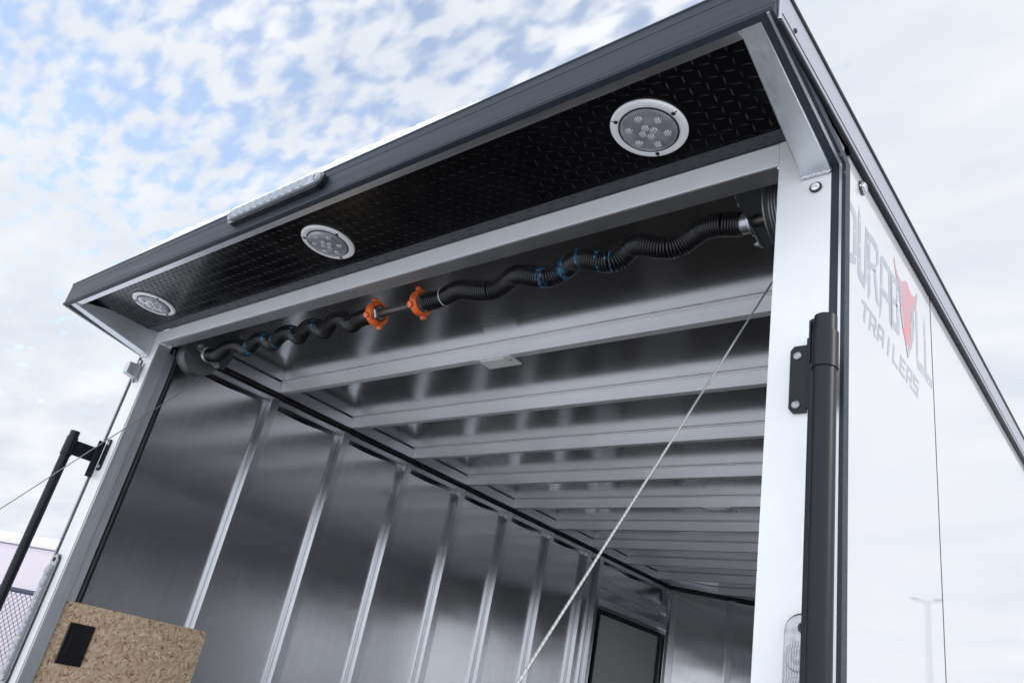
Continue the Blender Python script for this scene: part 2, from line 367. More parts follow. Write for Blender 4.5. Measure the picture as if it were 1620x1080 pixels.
# black door seal round the opening
for s in (1, -1):
    sl = MB(); pts = [(s * 1.2045, .098 + .0025 * math.sin(z * 3.1), z) for z in [(.0735 if s < 0 else FZ) + (0.97 - (.0735 if s < 0 else FZ)) * i / 40 for i in range(41)]]
    sl.tube(pts, .0095, 10); sl.box(min(s * 1.200, s * 1.246), max(s * 1.200, s * 1.246), .0865, .108, .0735 if s < 0 else FZ, .985)
    part(sl, 'door_seal', BLACK)

# corner trims (rear vertical corners, running up into the canopy slant) ------------
P0 = (0.0, 0.955); TIP = (-0.318, 1.006)     # (y,z) of the bend and the tip
TOPZ = 1.088
def dirn(a, b):
    d = Vector((b[0] - a[0], b[1] - a[1])); return d.normalized()
dv = dirn(P0, TIP); nv = Vector((dv[1], -dv[0]))   # outwards normal (down / back)
if nv[1] > 0: nv = -nv
for s in (1, -1):
    def strip(x0, x1, off, thick, m, name, par=T, back=0.0):
        x0, x1 = sorted((s * x0, s * x1))
        mm = MB()
        # vertical leg, profile in (y,z) : polygon following post bottom -> bend -> tip, constant thickness
        o = off
        bend_out = (P0[0] - o, P0[1] - o * .42)
        tip_out = (TIP[0] + nv[0] * o, TIP[1] + nv[1] * o)
        bend_in = (P0[0] - o + thick, P0[1] - o * .42 + thick * .55)
        tip_in = (tip_out[0] - nv[0] * thick, tip_out[1] - nv[1] * thick)
        poly = [(-o, FZ - .12), bend_out, tip_out, tip_in, bend_in, (-o + thick, FZ - .12)]
        mm.prism(poly, 0, x0, x1)
        return part(mm, name, m, par, bevel=.0008)
    strip(1.2745, 1.2880, .000, .012, TRIM, 'corner_trim')
    strip(1.2882, 1.2925, .0035, .012, TRIML, 'corner_bead')
    strip(1.2927, 1.2985, .0022, .022, TRIM, 'corner_edge')
# canopy ------------------------------------------------------------
CZ0, CZ1 = 1.0500, 1.0358   # plate height at the lip and above the header
def plate_z(y): return CZ0 + (CZ1 - CZ0) * (y + .283) / .283
pm = MB()
pm.add([(-1.238, -.30, plate_z(-.30)), (1.238, -.30, plate_z(-.30)), (1.238, -.043, plate_z(-.043)), (-1.238, -.043, plate_z(-.043)),
        (-1.238, -.30, plate_z(-.30) + .004), (1.238, -.30, plate_z(-.30) + .004), (1.238, -.043, plate_z(-.043) + .003), (-1.238, -.043, plate_z(-.043) + .003)],
       [(0, 1, 2, 3), (4, 7, 6, 5), (0, 4, 5, 1), (2, 6, 7, 3), (1, 5, 6, 2), (0, 3, 7, 4)])
lamps_x = (-.9764, .0013, .9849)
def lug(mb, c, ang, L_=.0105, Wd=.0017, h=.0009, frame=None):
    u, v, nn = frame; d = u * math.cos(ang) + v * math.sin(ang); e = nn.cross(d)
    pts = [c - d * L_, c - d * L_ * .35 - e * Wd, c + d * L_ * .35 - e * Wd, c + d * L_, c + d * L_ * .35 + e * Wd, c - d * L_ * .35 + e * Wd, c - d * L_ * .45 + nn * h, c + d * L_ * .45 + nn * h]
    mb.add(pts, [(0, 1, 6), (1, 2, 7, 6), (2, 3, 7), (3, 4, 7), (4, 5, 6, 7), (5, 0, 6)])
u_ = Vector((1, 0, 0)); v_ = Vector((0, 1, (CZ1 - CZ0) / .283)).normalized(); n_ = -u_.cross(v_).normalized()
if n_.z > 0: n_ = -n_
pitch = .031; iy = 0; y = -.282
while y < -.048:
    x = -1.23 + (pitch / 2 if iy % 2 else 0); ix = 0
    while x < 1.232:
        if all((x - lx) ** 2 + (y + .146) ** 2 > .083 ** 2 for lx in lamps_x):
            lug(pm, Vector((x, y, plate_z(y) - .0002)), R(18) if (iy % 2) else R(98), frame=(u_, v_, n_))
        x += pitch; ix += 1
    y += pitch / 2; iy += 1
part(pm, 'tread_plate', PLATE)
fm = MB()      # turned-down flange of the plate above the header
ang0 = Vector((-.0440, plate_z(-.043) - .0012)); ang1 = Vector((-.0006, ZT + .0008))
fm.prism([(ang0.x, ang0.y), (ang1.x, ang1.y), (ang1.x, ang1.y + .0030), (ang0.x + .0005, ang0.y + .0030)], 0, -1.2375, 1.2375)
fv = Vector((0, ang1.x - ang0.x, ang1.y - ang0.y)).normalized(); fn = Vector((0, 0, -1)) - fv * Vector((0, 0, -1)).dot(fv); fn.normalize()
for k in range(79):
    for r_ in range(2):
        t = .28 + .45 * r_; lug(fm, Vector((-1.22 + k * pitch + r_ * pitch / 2, ang0.x + (ang1.x - ang0.x) * t, ang0.y + (ang1.y - ang0.y) * t)) , R(25) if (k + r_) % 2 else R(155), L_=.0100, Wd=.0018, h=.0010, frame=(u_, fv, fn))
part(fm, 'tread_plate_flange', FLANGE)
# front lip rail (aluminium) and fascia trim
part(B(-1.236, 1.236, -.3058, -.2820, 1.0120, 1.048), 'canopy_rail', A_X, bevel=.001)
fa = MB()
yf = -.318
prof = [(yf + .008, 1.0045), (yf - .001, 1.0055), (yf - .0035, 1.010), (yf - .001, 1.0155), (yf, 1.018), (yf + .0005, 1.020), (yf, 1.022), (yf, 1.066), (yf + .0012, 1.0675), (yf, 1.069), (yf, 1.0865),
        (yf - .0022, 1.0885), (yf - .001, 1.0925), (yf + .006, 1.0935), (yf + .0118, 1.092), (yf + .0118, 1.0045)]
fa.prism(prof, 0, -1.297, 1.297)
part(fa, 'fascia_trim', TRIM)
part(B(-1.289, 1.289, yf + .0121, yf + .0131, 1.0075, 1.0152), 'fascia_seal', BLACK)
# side roof trims run the whole length
for s in (1, -1):
    X = lambda a, b: sorted((s * a, s * b))
    x0, x1 = X(1.2987, 1.3035); part(B(x0, x1, yf + .013, LEN, 0.9990 if s > 0 else 1.006, 1.0680), 'roof_side_trim', TRIMG, bevel=.0015)
    x0, x1 = X(1.2987, 1.3065); part(B(x0, x1, yf + .013, LEN, 1.0682, 1.0775), 'roof_trim_edge', SATIN, bevel=.003)
    x0, x1 = X(1.2987, 1.3060); part(B(x0, x1, yf + .013 if s > 0 else -.2, LEN, 0.9910, 0.9988), 'roof_trim_lower_edge', SATIN, bevel=.002)
    x0, x1 = X(1.2953, 1.2986); part(B(x0, x1, .024, LEN, .9925, 1.077), 'roof_trim_backing', SATIN)
    x0, x1 = X(1.2700, 1.2882); part(B(x0, x1, yf + .013, LEN, 1.0500, 1.0770), 'roof_edge_filler', SATIN)
    x0, x1 = X(1.3036, 1.3043); part(B(x0, x1, yf + .02, LEN - .01, 1.0130, 1.0142), 'trim_score_line', SATIN)
# canopy slanted side tubes
for s in (1, -1):
    t0 = Vector((0.0, .9475)); t1 = Vector((-.3083, 1.0095)); x0, x1 = sorted((s * 1.2365, s * 1.2740)); xb = s * 1.222
    h = .048; mm = MB()
    # bottom face widens toward the post as in the real bracket
    def ring(t, z_, inner): return [(s * 1.2740, t, z_), (inner, t, z_), (inner, t, z_ + h), (s * 1.2740, t, z_ + h)]
    r0 = ring(-.0005, t0.y, s * 1.2225); r1 = ring(t1.x, t1.y, s * 1.2385); r1[2] = (r1[2][0], t1.x, 1.0185 + .004); r1[3] = (r1[3][0], t1.x, 1.0185 + .004)
    r0[2] = (r0[2][0], -.0005, 1.0805); r0[3] = (r0[3][0], -.0005, 1.0805)
    mm.add(r0 + r1, [(0, 1, 2, 3), (4, 7, 6, 5), (0, 4, 5, 1), (1, 5, 6, 2), (2, 6, 7, 3), (3, 7, 4, 0)])
    br = part(mm, 'canopy_brace', A_TUBE, bevel=.002)
    wb = MB()
    for k in range(22):
        t = k / 21; c = Vector((s * (1.2235 + .049 * t), -.004, t0.y - .002 + random.uniform(-.0012, .0012)))
        wb.lathe(c, (1, 0, 0), [(0, -.0028), (.0032, -.0014), (.0042, 0), (.0032, .0014), (0, .0028)], 10)
    o = part(wb, 'weld_bead', ALUW)
    # canopy side skin (triangle between slant and roof trim)
    x0, x1 = sorted((s * 1.2885, s * 1.2948))
    part(MB().prism([(.0, P0[1]), (0.0, .992), (-.236, .992)], 0, x0, x1), 'canopy_side_skin', SIDE)
# roof skin, gently crowned
rf = MB(); prof = []
for i in range(21):
    x = -1.262 + 2.524 * i / 20; prof.append((x, 1.0785 + .022 * (1 - (x / 1.262) ** 2)))
prof += [(1.262, 1.0765), (-1.262, 1.0765)]
prof2 = [(x, max(z, 1.0925)) if i < 21 else (x, 1.089) for i, (x, z) in enumerate(prof)]
rf.prism(prof2, 1, yf + .013, LEN + .1, True)
part(rf, 'roof_skin', WHITE)

part(MB().prism([(-1.29, LEN + .1005), (1.29, LEN + .1005), (1.29, LEN + .101), (0, NOSE), (-1.29, LEN + .101)], 2, 1.0905, 1.095), 'nose_roof', WHITE)
# exterior skins ------------------------------------------------------
for s in (1, -1):
    x0, x1 = sorted((s * 1.290, s * 1.295))
    part(B(x0, x1, .0225, .5445, FZ - .05, .9905), 'side_panel', SIDE)
    part(B(x0, x1, .5505, 1.764, FZ - .05, .9905), 'side_panel', SIDE)
    part(B(x0, x1, 1.770, 2.983, FZ - .05, .9905), 'side_panel', SIDE)
    part(B(x0, x1, 2.989, LEN, FZ - .05, .9905), 'side_panel', SIDE)
    x0, x1 = sorted((s * 1.2892, s * 1.2952))
    sm_ = MB()
    for yy in (.5475, 1.767, 2.986): sm_.box(x0, x1, yy - .0029, yy + .0029, FZ - .05, .9905)
    parts(sm_, 'panel_joint', SATIN)
    # structural inner skin line
    x0, x1 = sorted((s * 1.2472, s * 1.2512))
    if s > 0: part(B(x0, x1, .078, LEN, FZ, ZC), 'wall_sheet', A_SHEET)
    else:
        part(B(x0, x1, .078, 3.13, FZ, ZC), 'wall_sheet', A_SHEET)
        part(B(x0, x1, 3.13, 3.98, .0 + .70, ZC), 'wall_sheet', A_SHEET)
        part(B(x0, x1, 3.98, LEN, FZ, ZC), 'wall_sheet', A_SHEET)
# nose
for s in (1, -1):
    for (off, m, nm, z0, z1) in ((0, SIDE, 'nose_skin', FZ - .05, 1.09), (-.045, A_SHEET, 'nose_wall_sheet', FZ, ZC)):
        a = Vector((s * (1.295 + off), LEN + .002)); b = Vector((0, NOSE + off * 1.3)); t = (b - a).normalized(); nn = Vector((t.y, -t.x)) * .004
        part(MB().prism([tuple(a), tuple(b), tuple(b + nn), tuple(a + nn)], 2, z0, z1), nm, m)
# floor, ceiling
part(MB().prism([(-1.246, .0), (1.246, .0), (1.246, LEN), (0, NOSE - .08), (-1.246, LEN)], 2, FZ - .02, FZ), 'floor', WOOD)
part(MB().prism([(-1.246, .0525), (1.246, .0525), (1.246, LEN + .03), (0, NOSE - .022), (-1.246, LEN + .03)], 2, ZC, ZC + .002), 'ceiling_sheet', A_CEIL)

# ceiling bows, rails, studs -----------------------------------------------
for k in range(10):
    y = .5598 + .4026 * k
    b = MB(); xe = 1.2130 if y < LEN else 1.2130 * (NOSE - y) / (NOSE - LEN) + .02
    b.box(-xe, xe, y, y + .026, ZR, ZC - .0003)
    b.box(-xe, xe, y - .010, y - .0003, ZC - .0045, ZC - .0006)      # flange lip at the sheet
    part(b, 'roof_bow', A_BOW, bevel=.0015)
for s in (1, -1):
    x0, x1 = sorted((s * 1.2137, s * 1.247)); part(B(x0, x1, .0785, LEN, ZR, ZC - .0045), 'ceiling_rail', A_Y, bevel=.0015)
    x0, x1 = sorted((s * 1.2175, s * 1.247)); part(B(x0, x1, .0785, LEN, .985, 1.011), 'wall_top_rail', A_Y, bevel=.004, seg=3)
    lm = MB(); q = [(s * (1.2235 + .002 * math.sin(y * 7)), y, 1.0245 + .0022 * math.sin(y * 2 * math.pi / .4026 + .6)) for y in [.10 + (LEN - .16) * i / 160 for i in range(161)]]
    lm.tube(q, .0105, 10); lm.tube([(x + s * .004, y, z - .0385 - .004 * math.cos(2 * math.pi * (y - .558) / .4003 + math.pi)) for x, y, z in q], .004, 8)
    part(lm, 'wiring_loom', BLACK)
ystud = [.538 + .4003 * k for k in range(7)] + [3.085, 3.98]
for k, y in enumerate(ystud):
    def stud(s, y, z0=FZ, z1=1.0105):
        b = MB(); X = lambda a, c: sorted((s * a, s * c))
        x0, x1 = X(1.2135, 1.2468); b.box(x0, x1, y, y + .0385, z0, z1)
        x0, x1 = X(1.2440, 1.2468); b.box(x0, x1, y - .012, y - .0004, z0, z1 - .03)
        return part(b, 'wall_stud', A_Z, bevel=.002)
    stud(-1, y)
for k in range(9): stud(1, .538 + .4003 * k)
# door framing and side entry door in the left wall
part(B(-1.2468, -1.2139, 3.125, 3.979, .836, .882), 'door_header_rail', A_Y, bevel=.002)
part(B(-1.2468, -1.2139, 3.125, 3.979, .735, .762), 'door_header_rail', A_Y, bevel=.002)
dr = part(MB().box(-1.2510, -1.2290, 3.165, 3.19, -1.05, .702).box(-1.2510, -1.2290, 3.93, 3.955, -1.05, .702).box(-1.2510, -1.2290, 3.1902, 3.9298, .675, .702), 'entry_door', SATIN, bevel=.002)
part(B(-1.2480, -1.2400, 3.1904, 3.9296, -1.05, .6748), 'door_skin', PANE, parent=dr)
hg = MB()
for z in (.80, .92): hg.cyl((-1.2085, 3.975, z), (-1.2085, 3.975, z + .07), .006, 10); hg.box(-1.2134, -1.2095, 3.955, 3.99, z + .004, z + .066)
parts(hg, 'door_hinge', GALV)
def eye(c, ax):
    q = Vector(ax).normalized(); u = q.cross(Vector((0, 0, 1))).normalized(); v = Vector((0, 0, 1)); c = Vector(c)
    pts = [c + u * .008 * math.cos(k * math.pi / 8) + v * .008 * math.sin(k * math.pi / 8) for k in range(17)]
    part(MB().tube(pts, .0016, 8), 'eye_ring', BOLT)
eye((-1.244, 0.116, 0.986), (1, 0, 0)); eye((-.985, 4.1605, 1.0), (.562, -.827, 0))
# nose studs
for s in (-1, 1):
    a = Vector((s * 1.250, LEN)); b = Vector((0, NOSE - .06)); t = (b - a).normalized(); nn = Vector((-t.y, t.x)) * s
    if nn.y > 0: nn = -nn
    for d in (.03, .42, .82, 1.22):
        c = a + t * d
        part(MB().prism([tuple(c + nn * .002), tuple(c + t * .045 + nn * .002), tuple(c + t * .045 + nn * .022), tuple(c + nn * .022)], 2, FZ, 1.03), 'nose_stud', A_Z, bevel=.002)
    part(MB().prism([tuple(a + nn * .002), tuple(b + nn * .002), tuple(b + nn * .034), tuple(a + nn * .034)], 2, ZR, ZC - .0048), 'nose_ceiling_rail', A_JAMB, bevel=.0015)
    c0 = a + nn * .03; c1 = b + nn * .03
    part(MB().tube([(c0.x, c0.y, 1.028), ((c0.x + c1.x) / 2, (c0.y + c1.y) / 2, 1.020), (c1.x, c1.y, 1.028)], .012, 10), 'wiring_loom', BLACK)

# strand board with outlet --------------------------------------------------
bd = part(B(-1.2132, -1.1945, .0560, .5885, -.42, .0715), 'strand_board_panel', OSB, bevel=.0006)
ob = part(B(-1.1943, -1.1885, .094, .181, -.1165, .0105), 'outlet_cover', GLOSSB, parent=bd, bevel=.003)
bmx = MB(); bmx.box(-1.1883, -1.1872, .112, .163, -.086, -.020); 
part(bmx, 'outlet_flap', GLOSSB, parent=bd, bevel=.0008)
sm_ = MB()
for (yy, zz) in ((.072, .060), (.573, .055), (.57, -.40), (.078, -.17)): sm_.lathe((-1.1944, yy, zz), (1, 0, 0), [(.0045, 0), (.0045, .001), (.003, .0018), (0, .0018)], 14)
parts(sm_, 'board_screw', BOLT, parent=bd)

# torsion spring counterbalance ------------------------------------------------
SY, SZ = .145, .995
sh = part(MB().cyl((-1.155, SY, SZ), (1.155, SY, SZ), .0127, 20), 'spring_shaft', STEEL)
def xs(x): return 1.6636 + (x - 1.6636) * 1.0206
def center(x, side):
    if side > 0:
        kp = [.142, .24, .375, .451, .56, .64, .74, .796, .89, .965, 1.07]; cr_ = [0, .9, -1, 1, -1, 1, -.9, 1, -.9, .9, 0]
    else:
        kp = [-1.02, -.93, -.84, -.735, -.666, -.585, -.519, -.438, -.385, -.305, -.248, -.17, -.10]; cr_ = [0, -.4, 1, -1, 1, -1, 1, -1, 1, -1, 1, -1, 0]
    K = [xs(k) for k in kp]
    if x <= K[0] or x >= K[-1]: return (SY, SZ)
    for i in range(len(K) - 1):
        if K[i] <= x <= K[i + 1]:
            t = (x - K[i]) / (K[i + 1] - K[i]); f = (1 - math.cos(math.pi * t)) / 2
            a = cr_[i] * (1 - f) + cr_[i + 1] * f
            ph = math.pi * (i + t)
            env = min(1, (x - K[0]) / .05, (K[-1] - x) / .05)
            return (SY + .008 * math.sin(ph) * env, SZ + .0145 * a)
def spring(side):
    x0, x1 = (xs(.140), xs(1.055)) if side > 0 else (xs(-1.02), xs(-.098))
    wire = .0029; rad = .0236; pit = .0056; nturn = int((x1 - x0) / pit); seg = 26; mm = MB()
    pts = []
    for i in range(nturn * seg + 1):
        x = x0 + (x1 - x0) * i / (nturn * seg); cy, cz = center(x, side); a = 2 * math.pi * i / seg
        e = .002; c1 = center(min(x1, x + e), side); c0 = center(max(x0, x - e), side)
        t = Vector((min(x1, x + e) - max(x0, x - e), c1[0] - c0[0], c1[1] - c0[1])).normalized()
        u = Vector((0, 0, 1)); u = (u - t * u.dot(t)).normalized(); v = t.cross(u)
        pts.append(Vector((x, cy, cz)) + (u * math.cos(a) + v * math.sin(a)) * rad)
    # tube with paint bands by turn
    n = 7; o = []; fs = []; blue = []
    bands = [(.545, .565), (.60, .615), (.655, .668), (.715, .722), (.742, .752)] if side > 0 else [(-.735, -.715), (-.65, -.63), (-.575, -.565), (-.49, -.48), (-.37, -.36)]
    u = None
    for i, p in enumerate(pts):
        t = (pts[min(i + 1, len(pts) - 1)] - pts[max(i - 1, 0)]).normalized()
        if u is None: u = t.cross(Vector((1, 0, 0))).normalized()
        u = (u - t * u.dot(t)).normalized(); v = t.cross(u)
        o += [p + (u * math.cos(2 * math.pi * k / n) + v * math.sin(2 * math.pi * k / n)) * wire for k in range(n)]
    M0 = MB(); M0.v = [tuple(q) for q in o]
    for i in range(len(pts) - 1):
        bl = any(xs(a) <= pts[i].x <= xs(b) for a, b in bands)
        for k in range(n):
            a, b = i * n + k, i * n + (k + 1) % n; M0.f.append((a, b, b + n, a + n)); M0.sm.append(True); M0.mi.append(1 if bl else 0)
    me = bpy.data.meshes.new('torsion_spring'); me.from_pydata(M0.v, [], M0.f); me.polygons.foreach_set('use_smooth', M0.sm); me.materials.append(SPRING); me.materials.append(SPRINGB)
    me.polygons.foreach_set('material_index', M0.mi); me.update()
    so_ = bpy.data.objects.new('torsion_spring', me); col.objects.link(so_); so_.parent = T; so_.location = (0, 0, -GZ)
    return so_
spL = spring(-1); spR = spring(1)
def cone(x, d, parent):
    """painted winding cone; d = side on which the spring sits"""
    mb = MB(); mb.lathe((x, SY, SZ), (d, 0, 0), [(.0135, -.016), (.023, -.016), (.026, -.011), (.026, .004), (.030, .006), (.030, .016), (.022, .018), (.022, .03)], 6, False)
    c = part(mb, 'winding_cone', CAST, parent=parent)
    ring_ = MB(); ring_.lathe((x, SY, SZ), (d, 0, 0), [(.0262, -.012), (.0350, -.0115), (.0375, -.008), (.0375, .010), (.0350, .0135), (.0300, .014)], 40)
    for k in range(4):
        a = math.pi / 2 * k + .55; u = Vector((0, math.cos(a), math.sin(a)))
        c0 = Vector((x, SY, SZ)); ring_.tube([c0 + u * .032, c0 + u * .0455, c0 + u * .0475], [.0090, .0090, .0072], 16)
    part(ring_, 'painted_collar', ORANGE, parent=parent)
    bb = MB()
    for k in range(2):
        a = -1.1 + k * 2.2; u = Vector((0, -math.cos(a), math.sin(a))); bb.cyl(Vector((x - d * .006, SY, SZ)) + u * .022, Vector((x - d * .006, SY, SZ)) + u * .034, .005, 6)
    parts(bb, 'set_bolt', BOLT, parent=parent)
cone(xs(-.067), -1, spL); cone(xs(.118), 1, spR)
bnd = MB(); bnd.lathe((xs(.20), center(xs(.20), 1)[0], center(xs(.20), 1)[1]), (1, 0, .12), [(.0268, -.0012), (.0278, 0), (.0268, .0012)], 40); part(bnd, 'white_mark', WHITE, parent=spR)
for s in (1, -1):
    # bracket plate hung from the header tube
    xb = s * 1.070
    br = MB(); br.prism([(.0525, 1.083), (.235, 1.083), (.238, 1.02), (.222, .970), (.2, .966), (.0525, .990)], 0, xb - .0015, xb + .0015)
    br.box(min(xb, xb - s * .035), max(xb, xb - s * .035), .0525, .056, 1.02, 1.075)
    bo = part(br, 'bearing_bracket', BRKT, bevel=.0006)
    fl = MB(); fl.lathe((xb - s * .003, SY, SZ), (-s, 0, 0), [(.014, .006), (.023, .006), (.0300, .003), (.0310, -.001)], 32)
    fl.prism([(SY - .055, SZ + .016), (SY - .04, SZ + .028), (SY + .045, SZ - .012), (SY + .055, SZ - .03), (SY + .04, SZ - .036), (SY - .045, SZ + .002)], 0, min(xb - s * .0018, xb - s * .005), max(xb - s * .0018, xb - s * .005))
    fl.cyl((xb - s * .005, SY, SZ), (xb - s * .028, SY, SZ), .0212, 28)
    part(fl, 'bearing_flange', CAST, parent=bo)
    bt = MB()
    for (yy, zz) in ((SY - .043, SZ + .017), (SY + .045, SZ - .024), (.075, 1.06), (.075, 1.038)): bt.cyl((xb - s * .002, yy, zz), (xb - s * .013, yy, zz), .0065, 6); bt.cyl((xb - s * .002, yy, zz), (xb - s * .018, yy, zz), .0035, 8)
    parts(bt, 'bracket_bolt', BOLT, parent=bo)
    # cable drum
    dm = MB(); pr_ = [(.013, 0), (.064, 0), (.072, .001), (.072, .004), (.066, .006)]
    k_ = .006
    while k_ < .050: pr_ += [(.0665, k_ + .0012), (.0635, k_ + .003), (.0665, k_ + .0048)]; k_ += .006
    pr_ += [(.072, .053), (.072, .057), (.05, .058), (.013, .058)]
    dm.lathe((s * 1.114, SY, SZ), (s, 0, 0), pr_, 56); part(dm, 'cable_drum', DRUM)
    # lift cable
    cb_ = MB(); c0 = Vector((s * 1.130, SY + .82 * .062, SZ - .57 * .062)); c1 = Vector((s * 1.130, -1.43, -1.392))
    c0 = Vector((s * 1.130, .192, .936)); nstr = 400 if s > 0 else 2
    cb_.cyl(c0, c1, .0017, 10)
    part(cb_, 'lift_cable', CABLE)

# canopy lamps ---------------------------------------------------------------
for lx in lamps_x:
    c = Vector((lx, -.1458, plate_z(-.146) - .0003))
    mb = MB(); mb.lathe(c, n_, [(.0733, 0), (.0740, .0025), (.0722, .0050), (.0700, .0060), (.0580, .0056), (.0553, .0035), (.0553, -.001)], 64)
    lp = part(mb, 'canopy_lamp', CHROME)
    part(MB().lathe(c, n_, [(.0578, .0058), (.0576, .0070), (.0556, .0072), (.0552, .0058)], 64), 'gasket', BLACK, parent=lp)
    part(MB().lathe(c, n_, [(.0554, .0045), (.054, .0078), (.050, .0098), (.03, .0112), (0.0, .0115)], 56), 'lens', LENSC, parent=lp)
    le = MB()
    for (a, b) in [(0, 1), (0, -1), (1, 0), (-1, 0)]:
        le.lathe(c + u_ * a * .0115 + v_ * b * .0115, n_, [(.0080, .0098), (.0076, .0128), (.0055, .0140), (0, .0144)], 14)
    for k in range(6):
        a = k * math.pi / 3 + .5; le.lathe(c + u_ * math.cos(a) * .036 + v_ * math.sin(a) * .036, n_, [(.0080, .0088), (.0076, .0122), (.0055, .0136), (0, .0140)], 14)
    parts(le, 'led_optic', LEDR, parent=lp)
    for k in range(3):
        sc_ = MB(); a = R(-16 + 120 * k); q = c + u_ * math.cos(a) * .0640 + v_ * math.sin(a) * .0640
        sc_.lathe(q, n_, [(.0042, .005), (.0042, .0068), (.003, .0078), (0, .0078)], 12)
        d = (u_ * math.cos(a) + v_ * math.sin(a)); lug(sc_, q + n_ * .0056 + d * .004, a, .006, .0018, .001, (u_, v_, n_))
        part(sc_, 'lamp_screw', BLACK, parent=lp)

# brake light bar on the fascia
def capsule(x0, x1, z0, z1, n=12):
    r = (z1 - z0) / 2; zc_ = (z0 + z1) / 2; pts = []
    for i in range(n + 1): a = -math.pi / 2 + math.pi * i / n; pts.append((x1 - r + r * math.cos(a), zc_ + r * math.sin(a)))
    for i in range(n + 1): a = math.pi / 2 + math.pi * i / n; pts.append((x0 + r + r * math.cos(a), zc_ + r * math.sin(a)))
    return pts
bl = part(MB().prism(capsule(-.205, .212, 1.0310, 1.0735), 1, yf - .0165, yf - .0003), 'brake_light', GLOSSB, bevel=.0015)
lens = MB(); lens.prism(capsule(-.198, .202, 1.0405, 1.0700), 1, yf - .0235, yf - .0167)
for k in range(11):
    xk = -.168 + k * .031
    lens.add([(xk - .014, yf - .0236, 1.0425), (xk + .010, yf - .0236, 1.0425), (xk + .018, yf - .0236, 1.068), (xk - .006, yf - .0236, 1.068), (xk - .004, yf - .028, 1.045), (xk + .010, yf - .028, 1.066)],
             [(0, 1, 4), (1, 2, 5, 4), (2, 3, 5), (3, 0, 4, 5)])
part(lens, 'lens', LENSW, parent=bl, bevel=.001)
parts(MB().lathe((.188, yf - .0237, 1.055), (0, -1, 0), [(.0095, 0), (.0085, .002), (.0055, .002), (.0055, -.003), (0, -.003)], 20).lathe((-.184, yf - .0237, 1.055), (0, -1, 0), [(.0095, 0), (.0085, .002), (.0055, .002), (.0055, -.003), (0, -.003)], 20), 'lamp_screw', BOLT, parent=bl)

# small round markers
def marker(c, axis, name='marker_light', r=.0105):
    o = part(MB().lathe(c, axis, [(r, 0), (r, .003), (r * .8, .0045), (r * .72, .003)], 28), name, BLACK)
    part(MB().lathe(c, axis, [(r * .76, .001), (r * .7, .005), (r * .4, .0075), (0, .008)], 24), 'lens', CHROME, parent=o)
    q = Vector(axis).normalized(); ref = Vector((0, 0, 1)); u = q.cross(ref).normalized(); v = q.cross(u); dm = MB()
    for k in range(3): a = 2.1 * k + .4; dm.lathe(Vector(c) + u * math.cos(a) * r * .36 + v * math.sin(a) * r * .36, q, [(r * .22, .006), (r * .2, .009), (0, .0098)], 10)
    parts(dm, 'led_optic', LED, parent=o)
    return o
marker((1.248, -.0005, .9195), (0, -1, 0)); marker((-1.262, -.0005, .921), (0, -1, 0))
# side marker
o = part(MB().lathe((1.2953, .088, .9655), (1, 0, 0), [(.014, 0), (.014, .002), (.010, .0045), (.009, .003)], 28), 'side_marker_light', GLOSSB)
part(MB().lathe((1.2953, .088, .9655), (1, 0, 0), [(.0115, .002), (.010, .007), (.005, .010), (0, .0105)], 24), 'lens', LENS, parent=o)
part(MB().lathe((-1.2953, .088, .9655), (-1, 0, 0), [(.014, 0), (.014, .002), (.010, .0045), (0, .009)], 28), 'side_marker_light', GLOSSB)
# plate light on left post
o = part(B(-1.268, -1.222, -.0055, -.0005, .838, .912), 'plate_light', GALV, bevel=.002)
hx = MB(); hx.add([(-1.263, -.0057, .848), (-1.263, -.0057, .902), (-1.227, -.0057, .902), (-1.227, -.0057, .848), (-1.261, -.050, .858), (-1.261, -.050, .900), (-1.229, -.050, .900), (-1.229, -.050, .858)],
                  [(0, 1, 2, 3), (4, 7, 6, 5), (0, 4, 5, 1), (1, 5, 6, 2), (2, 6, 7, 3), (3, 7, 4, 0)])
part(hx, 'lamp_housing', CAST, parent=o, bevel=.002)
part(B(-1.2268, -1.2258, -.046, -.008, .862, .897), 'lens', LENS, parent=o)
parts(MB().lathe((-1.245, -.0056, .842), (0, -1, 0), [(.004, 0), (.004, .003), (0, .004)], 12).lathe((-1.245, -.0056, .908), (0, -1, 0), [(.004, 0), (.004, .003), (0, .004)], 12), 'lamp_screw', BLACK, parent=o)
# oval tail lights low on the posts
for s in (1, -1):
    xc = s * 1.250
    def vc(hw, z0, z1): 
        return [(x, z) for z, x in capsule(z0, z1, xc - hw, xc + hw)]
    base = part(MB().prism(vc(.0250, -.21, .206), 1, -.006, -.0003), 'tail_light', GLOSSB, bevel=.002)
    part(MB().prism(vc(.0225, -.207, .2025), 1, -.011, -.0062), 'bezel', GALV, parent=base, bevel=.002)
    ln_ = MB(); ln_.prism(vc(.0180, -.195, .168), 1, -.020, -.0112)
    for k in range(9):
        zz = .145 - k * .038; ln_.lathe((xc, -.0201, zz), (0, -1, 0), [(.0165, 0), (.015, .003), (.010, .0035), (.007, .002), (.004, .005), (0, .0055)], 20)
    part(ln_, 'lens', LENS, parent=base, bevel=.001)
    part(MB().lathe((xc + s * .003, -.0103, .186), (0, -1, 0), [(.0075, 0.001), (.0075, .003), (.005, .004), (.003, .002), (0, .002)], 16), 'lamp_screw', BLACK, parent=base)

